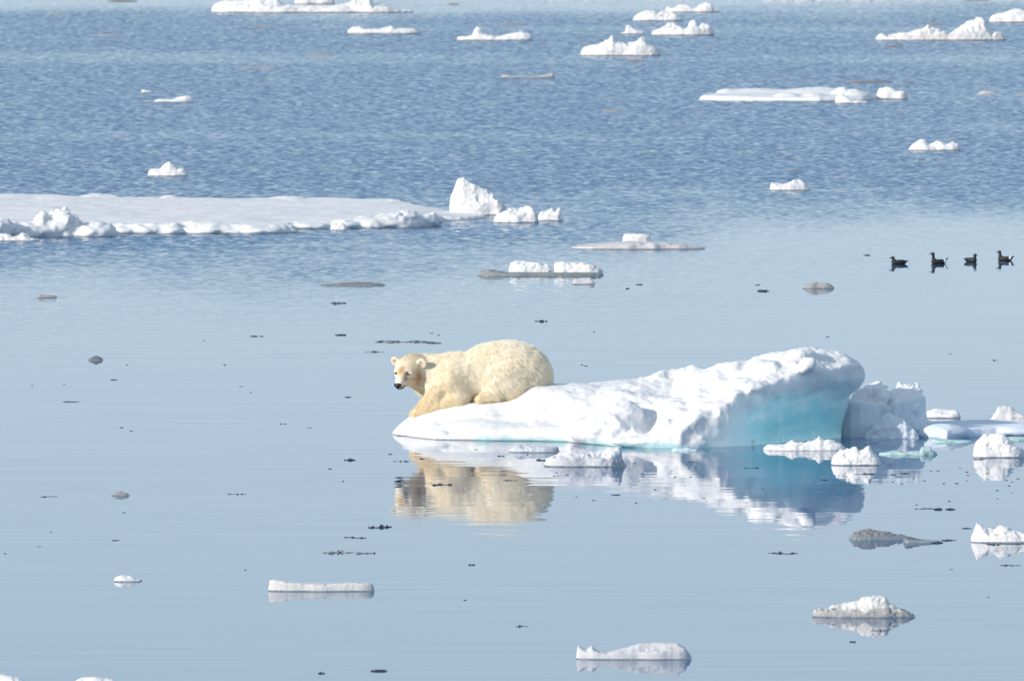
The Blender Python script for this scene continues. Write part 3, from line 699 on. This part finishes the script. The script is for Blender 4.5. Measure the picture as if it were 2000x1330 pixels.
# middle distance
ice('ice_floe', 'thin wide grey disc of ice carrying a white block', 'ice floe', 488, [(1113, 2), (1140, 6), (1180, 10), (1220, 13), (1260, 14), (1300, 12), (1340, 8), (1380, 2)], 0.45, seed=71, tone=(0.62, 0.60, 0.62), rough=0.5, shelf=0.9)
def disc_block():
    o = ice('ice_block', 'small squared white block sitting on the thin wide disc of ice', 'ice block', 486, [(1217, 8), (1219, 15), (1232, 17), (1260, 16), (1272, 14), (1275, 6)], 0.55, seed=72, shelf=1.0, rough=0.6, wet=0)
    o.location.y += 1.2; o.location.z += 0.05
disc_block()
ice('ice_floe', 'low grey plate of ice under two white loaves', 'ice floe', 540, [(931, 3), (940, 8), (955, 12), (970, 10), (990, 6), (1050, 5), (1120, 5), (1170, 5), (1181, 2)], 0.32, seed=73, tone=(0.28, 0.30, 0.30), rough=0.6, shelf=0.6)
def loaf(label, prof, seed):
    o = ice('ice_block', label, 'ice block', 537, prof, 0.45, seed=seed, rough=1.1, shelf=0.8, wet=0); o.location.y += 0.5; o.location.z += 0.02
loaf('left one of the two white loaves on the grey plate', [(993, 4), (997, 16), (1006, 21), (1030, 18), (1055, 16), (1075, 12), (1084, 4)], 74)
loaf('right one of the two white loaves on the grey plate', [(1080, 5), (1085, 17), (1096, 20), (1120, 17), (1150, 15), (1168, 9), (1178, 3)], 75)
ice('ice_floe', 'thin dirty strip of ice above the dark splinters in the middle', 'ice floe', 559, [(623, 1.5), (650, 4), (680, 6), (715, 6), (740, 4), (753, 1.5)], 0.4, seed=76, tone=(0.24, 0.23, 0.23), rough=0.6)
ice('ice_floe', 'small flat pinkish grey plate below the left floe', 'ice floe', 582, [(68, 3), (74, 6), (95, 5), (108, 4), (111, 2)], 0.5, seed=77, tone=(0.40, 0.37, 0.38), rough=0.4)
ice('ice_chunk', 'grey ribbed lump left of and below the four birds', 'ice chunk', 564, [(1567, 2), (1580, 8), (1592, 12), (1605, 11), (1620, 9), (1631, 2)], 0.5, seed=78, tone=(0.40, 0.38, 0.37), dirt=0.8)
ice('ice_chunk', 'two tiny snowy bumps below the plate with the white loaves', 'ice chunk', 556, [(1116, 2), (1124, 7), (1132, 4), (1138, 5), (1150, 10), (1158, 8), (1162, 2)], 0.5, seed=79, tone=(0.66, 0.63, 0.64))
ice('ice_chunk', 'small low grey mound of ice on calm water left of the bear', 'ice chunk', 704, [(170, 2), (178, 6), (186, 9), (194, 6), (201, 2)], 0.5, seed=80, tone=(0.17, 0.18, 0.20), rough=0.7)
ice('ice_chunk', 'little grey and white bump between two black scraps at the left', 'ice chunk', 968, [(216, 2), (224, 7), (234, 9), (244, 5), (252, 2)], 0.5, seed=81, tone=(0.34, 0.34, 0.35), rough=0.8, dirt=0.4)

# far pieces
ice('ice_floe', 'long white floe at the top left with a humped back', 'ice floe', 26, [(411, 8), (420, 16), (440, 22), (475, 22), (500, 30), (540, 27), (552, 15), (600, 11), (650, 12), (685, 18), (690, 30), (720, 30), (730, 15), (745, 14), (760, 8), (780, 4), (806, 2)], 0.26, seed=91, shelf=0.35)
ice('ice_chunk', 'dark-footed white lump behind the long floe at the top', 'ice chunk', 9, [(574, 4), (585, 14), (610, 22), (640, 18), (655, 6)], 0.4, seed=92)
ice('ice_floe', 'narrow white floe below the right end of the long top floe', 'ice floe', 67, [(677, 5), (688, 13), (704, 14), (712, 9), (745, 10), (763, 15), (775, 10), (810, 10), (822, 3)], 0.3, seed=93, shelf=0.6, rough=0.8)
ice('ice_floe', 'white floe with one sail-like fin near the top', 'ice floe', 80, [(892, 6), (905, 7), (922, 8), (927, 22), (933, 28), (941, 20), (950, 10), (975, 6), (1000, 12), (1012, 15), (1022, 18), (1034, 12), (1042, 4)], 0.28, seed=94, shelf=0.3)
ice('ice_floe', 'white floe with two peaks at the upper middle', 'ice floe', 110, [(1134, 12), (1150, 18), (1175, 23), (1186, 28), (1196, 39), (1202, 26), (1225, 22), (1240, 24), (1252, 34), (1260, 33), (1264, 20), (1280, 17), (1292, 4)], 0.32, seed=95, shelf=0.5)
ice('ice_chunk', 'white humped pack just above the small lone fin at the top', 'ice chunk', 42, [(1236, 4), (1248, 14), (1262, 20), (1278, 19), (1284, 14), (1294, 20), (1304, 20), (1316, 16), (1328, 8), (1335, 3)], 0.4, seed=96)
ice('ice_floe', 'string of three white knobs highest at the top middle', 'ice floe', 25, [(1298, 6), (1306, 11), (1316, 7), (1328, 14), (1344, 14), (1354, 6), (1364, 12), (1380, 19), (1388, 16), (1393, 6), (1406, 2)], 0.3, seed=97)
ice('ice_chunk', 'small lone fin of ice left of the white double mound', 'ice chunk', 68, [(1210, 2), (1221, 4), (1224, 18), (1232, 18), (1240, 10), (1256, 6), (1259, 2)], 0.45, seed=98)
ice('ice_chunk', 'white double mound right of the small lone fin', 'ice chunk', 70, [(1272, 3), (1290, 12), (1306, 22), (1318, 23), (1332, 14), (1342, 10), (1348, 26), (1358, 29), (1364, 17), (1374, 23), (1388, 18), (1396, 3)], 0.4, seed=99)
ice('ice_floe', 'jagged white floe rising to a high mound at the top right', 'ice floe', 80, [(1711, 4), (1722, 10), (1735, 6), (1755, 11), (1772, 12), (1795, 19), (1808, 25), (1814, 30), (1822, 23), (1846, 17), (1852, 9), (1868, 18), (1880, 28), (1896, 38), (1912, 42), (1924, 40), (1932, 18), (1938, 10), (1946, 15), (1958, 13), (1967, 3)], 0.24, seed=100, shelf=0.35, dirt=0.15, rough=1.2)
ice('ice_floe', 'smooth white floe cut off by the right edge near the top', 'ice floe', 45, [(1932, 8), (1942, 15), (1965, 20), (1982, 27), (2000, 24), (2020, 18), (2032, 4)], 0.4, seed=101, rough=0.6)
plan('ice_floe', 'long two-level white floe at the upper right', 'ice floe', 198, [(1362, 197), (1420, 198.6), (1500, 199), (1600, 199.5), (1690, 198), (1708, 195), (1700, 190), (1600, 187), (1480, 187), (1405, 188)], 9,
     [(1480, 189.5, 17, 75, 80, 12), (1600, 190, 18, 90, 90, 14), (1420, 190, 16, 22, 50, 10), (1540, 197, 17, 30, 50, 13), (1590, 197, 16, 30, 50, 12), (1645, 193, 23, 18, 60, 15), (1670, 195, 20, 32, 70, 15), (1440, 197, 11, 30, 40, 9)],
     seed=102, cell=(2.4, 4, 1.8), rough=0.8)
ice('ice_chunk', 'small white nub in front of the long two-level floe', 'ice chunk', 203, [(1631, 6), (1636, 16), (1646, 19), (1656, 12), (1664, 5), (1690, 5), (1698, 2)], 0.4, seed=103)
ice('ice_chunk', 'round white boulder of ice right of the long two-level floe', 'ice chunk', 195, [(1712, 12), (1718, 20), (1732, 25), (1744, 21), (1752, 16), (1766, 16), (1773, 10), (1775, 4)], 0.5, seed=104, rough=0.7)
ice('ice_chunk', 'white lumpy piece alone above the birds at the right', 'ice chunk', 295, [(1775, 6), (1788, 13), (1798, 21), (1808, 21), (1814, 11), (1828, 17), (1838, 17), (1850, 11), (1862, 16), (1874, 13), (1877, 3)], 0.4, seed=105)
ice('ice_chunk', 'grey-white lumpy piece like a bird alone in the rippled water', 'ice chunk', 373, [(1504, 17), (1516, 14), (1532, 12), (1544, 17), (1552, 21), (1566, 20), (1574, 13), (1583, 3)], 0.4, seed=106, tone=(0.78, 0.77, 0.78))
ice('ice_chunk', 'white knobbed piece above the left floe', 'ice chunk', 345, [(287, 6), (295, 14), (312, 14), (320, 24), (330, 28), (338, 22), (346, 12), (356, 14), (362, 8), (366, 3)], 0.45, seed=107)
ice('ice_chunk', 'small low white piece with a dark trailing edge at the upper left', 'ice chunk', 201, [(272, 1.5), (300, 2), (306, 6), (322, 6), (334, 5), (346, 10), (362, 13), (373, 11), (377, 3)], 0.3, seed=108)
ice('ice_chunk', 'tiny pale bit just above the low piece at the upper left', 'ice chunk', 182, [(272, 2), (278, 7), (286, 5), (300, 3)], 0.4, seed=109)
ice('ice_floe', 'thin grey strip ending in a pale bump in the upper middle', 'ice floe', 153, [(974, 3), (986, 6), (1000, 3), (1050, 3), (1066, 7), (1080, 9), (1085, 3)], 0.25, seed=110, tone=(0.55, 0.52, 0.52))

# flat brownish plates of thin ice in the distance
for (lab, a, b, row, h, tn) in (
        ('thin brownish plate of ice at the upper left below the smaller plate', 180, 240, 71, 3, 0.40), ('small brownish plate of ice in the top left corner', 90, 128, 27, 3, 0.42),
        ('grey-green strip of ice cut by the top edge at the left', 206, 270, 4, 4, 0.25), ('long olive-grey plate above the two-level floe', 1643, 1747, 162, 4, 0.26),
        ('short dark plate right of the long olive-grey plate', 1765, 1788, 162, 3, 0.22), ('faint brown plate left of the middle in rippled water', 466, 545, 134, 3, 0.38),
        ('faint short plate below the narrow white floe', 608, 652, 106, 2.5, 0.34), ('small grey plate with a pale dot in the upper middle', 1175, 1215, 219, 4, 0.36),
        ('small pale pinkish piece near the right edge above the lumpy piece', 1910, 1948, 184, 6, 0.55), ('tiny pale piece touching the right edge beside the pinkish piece', 1984, 2012, 187, 3, 0.4),
        ('thin dark streak above the grey-white bird-like piece', 1540, 1568, 335, 2.5, 0.22), ('grey plate above the jagged floe at the top right', 1808, 1845, 49, 4, 0.30),
        ('broken grey plates below the jagged floe at the top right', 1725, 1766, 93, 4, 0.24), ('thin grey streak right of the floe with the sail-like fin', 972, 1032, 50, 2.5, 0.30),
        ('short grey dash near the top middle', 872, 900, 10, 3, 0.28), ('dark dash below the two-peaked floe', 1220, 1258, 121, 3.5, 0.26),
        ('three grey dots of ice below the long top floe', 488, 526, 56, 2.5, 0.28), ('grey dash lying at the top edge at the right', 1880, 1935, 2, 3, 0.28),
        ('small grey dash before the top edge at the right', 1916, 1932, 10, 2.5, 0.3)):
    w_ = b - a
    ice('ice_plate', lab, 'ice plate', row, [(a, 1), (a + w_ * 0.2, h * 0.8), (a + w_ * 0.45, h), (a + w_ * 0.7, h * 0.8), (b, 0.8)], 0.35, seed=int(a) % 97, tone=(tn * 1.02, tn * 0.97, tn * 0.95), rough=0.35, shelf=0.9, cell=1.2, wet=0)

# pack ice standing just beyond the top edge, seen in the calm far water
rp = random.Random(8)
pack = [(1140, 130, 12), (1290, 90, 14), (1400, 120, 13), (1520, 60, 24), (1570, 40, 30), (1625, 60, 26), (1685, 40, 30), (1730, 70, 24), (1800, 90, 30), (1880, 60, 22), (1950, 80, 24), (2040, 80, 26), (640, 200, 8), (860, 160, 8)]
for i, (px, w_, h) in enumerate(pack):
    prof = [(px - w_ * 0.55, 3)] + [(px - w_ * 0.5 + w_ * k / 6, h * rp.uniform(0.6, 1.05)) for k in range(7)] + [(px + w_ * 0.55, 3)]
    ice('pack_ice', 'white pack ice just beyond the top edge, mirrored in the far calm water', 'pack ice', -3 - (i % 3) * 1.5, prof, 0.3, seed=120 + i, cell=2.2, group='pack ice beyond the top edge')

# ------------------------------------------------------------------ thin clear scraps
def scrap(name, label, px, row, wpx, h, mat=None, seed=1, group=None, dr=1.1, cat='ice scrap', joints=1):
    D = dist(row); s = D / F; rng = np.random.default_rng(seed)
    h = h * 0.75; hw = wpx / 2; hd = max(min(hw * dr, 26), 5)
    n = int(max(10, min(46, wpx * 1.1))); u = np.linspace(-1, 1, n)
    e = np.clip(1 - np.abs(u) ** 3, 0, 1) ** 0.6
    q = seed * 3.17
    rg_ = 0.75 if joints > 2 else 0.35
    m1 = 0.55 + rg_ * vnoise(u * hw / 5 + q, u * 0, u * 0 + 1, seed); m2 = 0.55 + rg_ * vnoise(u * hw / 5 + q, u * 0, u * 0 + 7, seed + 1); mh = 0.7 + rg_ * vnoise(u * hw / 4 + q, u * 0, u * 0 + 3, seed + 2)
    if joints > 1: e = e * (0.12 + 0.88 * sst(-0.45, 0.25, vnoise(u * joints * 1.3 + q, u * 0, u * 0 + 5, seed + 9)))
    yo = hd * 0.5 * vnoise(u * hw / 14 + q, u * 0, u * 0, seed + 3)
    P = []; Q = []
    for k in range(n):
        yf = yo[k] - hd * e[k] * max(m1[k], 0.06); yb = yo[k] + hd * e[k] * max(m2[k], 0.06); z = h * (0.25 + e[k] * max(mh[k], 0.15))
        for (y, zz) in ((yf, -3), (yf, 0.25), (yf * 0.75 + yb * 0.25, z * 0.9), (yf * 0.35 + yb * 0.65, z), (yb, 0.3), (yb, -3)): P.append((u[k] * hw, y, zz))
    for k in range(n - 1):
        for j in range(5): Q.append((k * 6 + j, (k + 1) * 6 + j, (k + 1) * 6 + j + 1, k * 6 + j + 1))
    o = np_mesh(name, np.array(P) * s, np.array(Q), mat or DARK)
    o.location = ((px - 1000) * s, D + 0 * hd * s, 0); o.rotation_euler[2] = rng.uniform(-0.03, 0.03)
    return tag(o, label, cat, group)

named = [
    ('thin black scrap leftmost in the open calm water', 137, 785, 32, 1.5, 1), ('black knobbly scrap at the far left, level with the grey bump', 94, 970, 34, 3, 3),
    ('black beaded scrap between the grey bump and the bear reflection', 461, 965, 38, 2, 5), ('dark plump sliver straight left of the bear head, highest', 665, 655, 22, 3, 1),
    ('small pair of dark dashes above the calm water left of centre', 502, 657, 30, 1.6, 3), ('short thick black plate with a pale underside', 661, 593, 31, 3.5, 1),
    ('long grey-blue splinter just above the bear head', 790, 668, 118, 4, 2), ('thin dark end piece right of the long splinter', 847, 670, 32, 2, 1),
    ('black dash under the long grey-blue splinter', 731, 688, 38, 3, 2), ('dark scrap of two lumps above the bear back', 1057, 628, 25, 3.5, 2),
    ('dark green lump left of the grey ribbed lump', 1491, 569, 24, 4, 1), ('tiny dark dash under the two snowy bumps', 1226, 564, 8, 2, 1), ('small black dash right of the two snowy bumps', 1249, 556, 14, 2, 1),
    ('fine dark dash above the dark green lump', 1481, 557, 11, 1.5, 1), ('black chain of three beads left of the bear reflection', 741, 1030, 46, 5, 3),
    ('dark scrap with a snowy tuft under the three-bead chain', 693, 1050, 44, 3.5, 2), ('grey-dark rough strip left one of two below the tufted scrap', 659, 1079, 60, 5, 4),
    ('paler rough strip right one of two below the tufted scrap', 713, 1080, 40, 4, 4), ('small lone dark oval under the bear reflection', 921, 1103, 14, 2.5, 1),
    ('black thorny scrap lying on the bear reflection', 863, 947, 40, 4.5, 4), ('black knobbed scrap near the far left shore of the reflection', 683, 899, 24, 4, 2),
    ('black dash on the white reflection left of the lumpy grey chunk', 1058, 899, 22, 3, 1), ('flat dark oval on the reflection of the white floe', 1203, 967, 18, 2, 1),
    ('dark scrap of two lines by the glassy bits', 1354, 902, 22, 2, 2), ('pair of dark dashes on the blue reflection', 1468, 914, 32, 2, 3), ('single dark dash on the blue reflection', 1610, 937, 16, 2, 1),
    ('long black sliver at right of centre in the lower half', 1531, 1081, 58, 3.5, 3), ('small dark dash under the grey floe with the snowy crest', 1667, 1253, 13, 3, 1),
    ('thin black line lying on the reflection of the grey crested floe', 1720, 1231, 34, 3, 3), ('dark pair of lines above the fish-shaped floe', 1019, 1223, 24, 3, 3),
    ('dark torpedo-shaped scrap near the bottom edge', 739, 1310, 33, 4, 1), ('small dark scrap left of the torpedo-shaped one', 627, 1315, 14, 4, 1),
    ('blue-black dash tip right of the thin dark slab', 1855, 1055, 30, 3, 2), ('black lump touching the thin dark slab below', 1832, 1060, 24, 4, 1),
    ('left of two black ovals above the dark grey slabs', 1834, 995, 18, 3.5, 1), ('right of two black ovals above the dark grey slabs', 1858, 995, 20, 3.5, 1),
    ('thin line trailing left of the two black ovals', 1812, 993, 32, 1.8, 1), ('black dash before the saddle-topped chunk', 1890, 1032, 20, 2, 1),
    ('row of black beads under the saddle-topped chunk', 1965, 1063, 74, 3, 6), ('thin chain of dark bits below the saddle-topped chunk', 1976, 1104, 40, 2, 3),
    ('black broken line under the two-finned chunk, left part', 1690, 926, 40, 3, 2), ('black broken line under the two-finned chunk, right part', 1740, 927, 36, 2, 4),
    ('black dashes right of the two-finned chunk', 1770, 925, 20, 2.5, 2), ('black dash before the snowball heap', 1914, 897, 24, 2, 2),
    ('two thick black dots at the right edge above the bead row', 1944, 704, 12, 2.5, 2), ('dark dash under the first diving bird, on the ripple edge', 1694, 499, 14, 2, 1),
    ('dark line along the bow of the big floe', 783, 852, 20, 1.5, 2), ('black dash on the water below the bow', 762, 887, 8, 2, 1), ('thin black dashes below the bow of the big floe', 783, 901, 32, 1.8, 3),
    ('small black mark on the upper edge of the bear reflection', 824, 896, 12, 1.8, 1), ('dark dashes in the upper part of the bear reflection', 978, 891, 16, 2.2, 2),
    ('black dash on the right part of the bear reflection', 996, 938, 28, 1.8, 2), ('thin grey dash right of the row of dots at left', 680, 776, 14, 1.8, 1),
    ('tiny double dash beside the broken dots at left', 221, 742, 14, 1.6, 2), ('fine dash left of the torpedo tail, in the lower left', 225, 1055, 18, 1.4, 2),
    ('dark bar touching the far edge of the little white lump', 270, 1134, 12, 3, 1)]
for i, (lab, px, row, wpx, h, jn) in enumerate(named):
    mt = DARK
    if 'grey-blue' in lab or 'grey-dark' in lab or 'paler rough' in lab: mt = GREY
    scrap('ice_scrap', lab, px, row, wpx, h, mt, 200 + i, joints=jn)
# the smallest specks
sp = [(247, 713), (438, 713), (470, 755), (61, 753), (124, 751), (489, 767), (255, 842), (236, 835), (548, 828), (556, 828), (600, 835), (606, 836), (644, 916), (670, 940), (241, 1001), (98, 1039), (8, 1081), (75, 1067), (478, 1113), (908, 1172), (397, 665),
      (857, 655), (843, 651), (1137, 713), (1617, 658), (1160, 648), (1857, 691), (1144, 715), (1087, 923), (1108, 928), (1090, 930), (1255, 925), (1256, 930), (1233, 931), (1319, 932), (1350, 931), (1280, 956), (1375, 973), (1491, 955), (1643, 948), (1126, 970), (1243, 982), (1160, 977),
      (1820, 920), (1834, 920), (1877, 914), (1893, 928), (1906, 891), (1786, 936), (1807, 939), (1745, 941), (1845, 944), (1870, 944), (1890, 939), (1950, 958), (1979, 941), (1973, 949), (1967, 938), (1980, 962), (1990, 935), (1950, 974), (1856, 979), (1792, 994), (1792, 986), (1860, 1112), (1933, 1166), (1030, 888), (930, 878), (842, 944), (1240, 905), (1695, 905), (1890, 922), (1930, 925), (1700, 940), (1763, 945), (1655, 931)]
for i, (px, row) in enumerate(sp):
    scrap('ice_speck', 'tiny black speck of ice floating alone on the calm water', px, row, 4 + (i * 7 % 5), 1.3, DARK, 300 + i, group='tiny specks of ice on calm water', cat='ice speck')

# ------------------------------------------------------------------ black guillemots
BLACK = plain('black_feathers', (0.013, 0.012, 0.012), 0.6); WHITEF = plain('white_feathers', (0.75, 0.75, 0.73), 0.7); BEAK = plain('beak_horn', (0.015, 0.014, 0.013), 0.4)
def bird(px, row, turn, label, neck=1.0, patch=False, tail_up=0.0):
    D = dist(row); s = D / F
    root = bpy.data.objects.new('seabird', None); sc.collection.objects.link(root)
    root.location = ((px - 1000) * s, D, 0); root.rotation_euler[2] = turn; s *= 1.03
    tag(root, label, 'seabird', 'four black seabirds swimming in line')
    h = 0.55; xs = np.arange(-20, 24, h); ys = np.arange(-8, 8, h); zs = np.arange(-4, 27, h)
    X, Y, Z = np.meshgrid(xs, ys, zs, indexing='ij')
    V = ell(X, Y, Z, (2, 0, 2.6), (13, 6.2, 4.2))
    V = smin(V, ell(X, Y, Z, (-6, 0, 3.6), (7, 5.5, 5.2)), 2.5)
    V = smin(V, cone(X, Y, Z, (-8.5, 0, 5), (-9.5, 0, 11.5 * neck), 3.6, 2.5), 2.2)
    V = smin(V, ell(X, Y, Z, (-10.2, 0, 13.2 * neck), (3.7, 2.7, 2.8)), 1.2)
    V = smin(V, cone(X, Y, Z, (11, 0, 4), (19, 0, 6.5 + tail_up), 2.6, 0.8), 2.0)
    for k in (-1, 1): V = smin(V, ell(X, Y, Z, (5, 4.2 * k, 5.2), (10.5, 2.4, 3.0)), 0.8)
    P, Q = surface_nets(V, xs, ys, zs); np_mesh('body', P * s, Q, BLACK, parent=root)
    X2, Y2, Z2 = np.meshgrid(np.arange(-20, -10, .4), np.arange(-2, 2, .4), np.arange(13.2 * neck - 3, 13.2 * neck + 3, .4), indexing='ij')
    P, Q = surface_nets(cone(X2, Y2, Z2, (-13, 0, 13.2 * neck), (-18, 0, 12.5 * neck), 1.1, 0.35), np.arange(-20, -10, .4), np.arange(-2, 2, .4), np.arange(13.2 * neck - 3, 13.2 * neck + 3, .4))
    np_mesh('beak', P * s, Q, BEAK, parent=root)
    if patch:
        g = [np.arange(4, 19, .5), np.arange(-9, 9, .5), np.arange(1, 10, .5)]; A = np.meshgrid(*g, indexing='ij')
        V = np.minimum(ell(*A, (12.5, 4.6, 5.4), (2.6, 2.2, 3.0)), ell(*A, (12.5, -4.6, 5.4), (2.6, 2.2, 3.0)))
        P, Q = surface_nets(V, *g); np_mesh('wing_patch', P * s, Q, WHITEF, parent=root)
bird(1755, 516, 0.0, 'black seabird with its neck low, first from the left of four', 0.92)
bird(1833, 515, 0.1, 'black seabird with its neck stretched high, second from the left', 1.42, True, 4.5)
bird(1898, 512, 2.3, 'smallest-looking black seabird, swimming end-on, third from the left', 1.05)
bird(1963, 509, -0.35, 'black seabird with a white wing patch nearest the right edge', 1.22, True, 2.5)
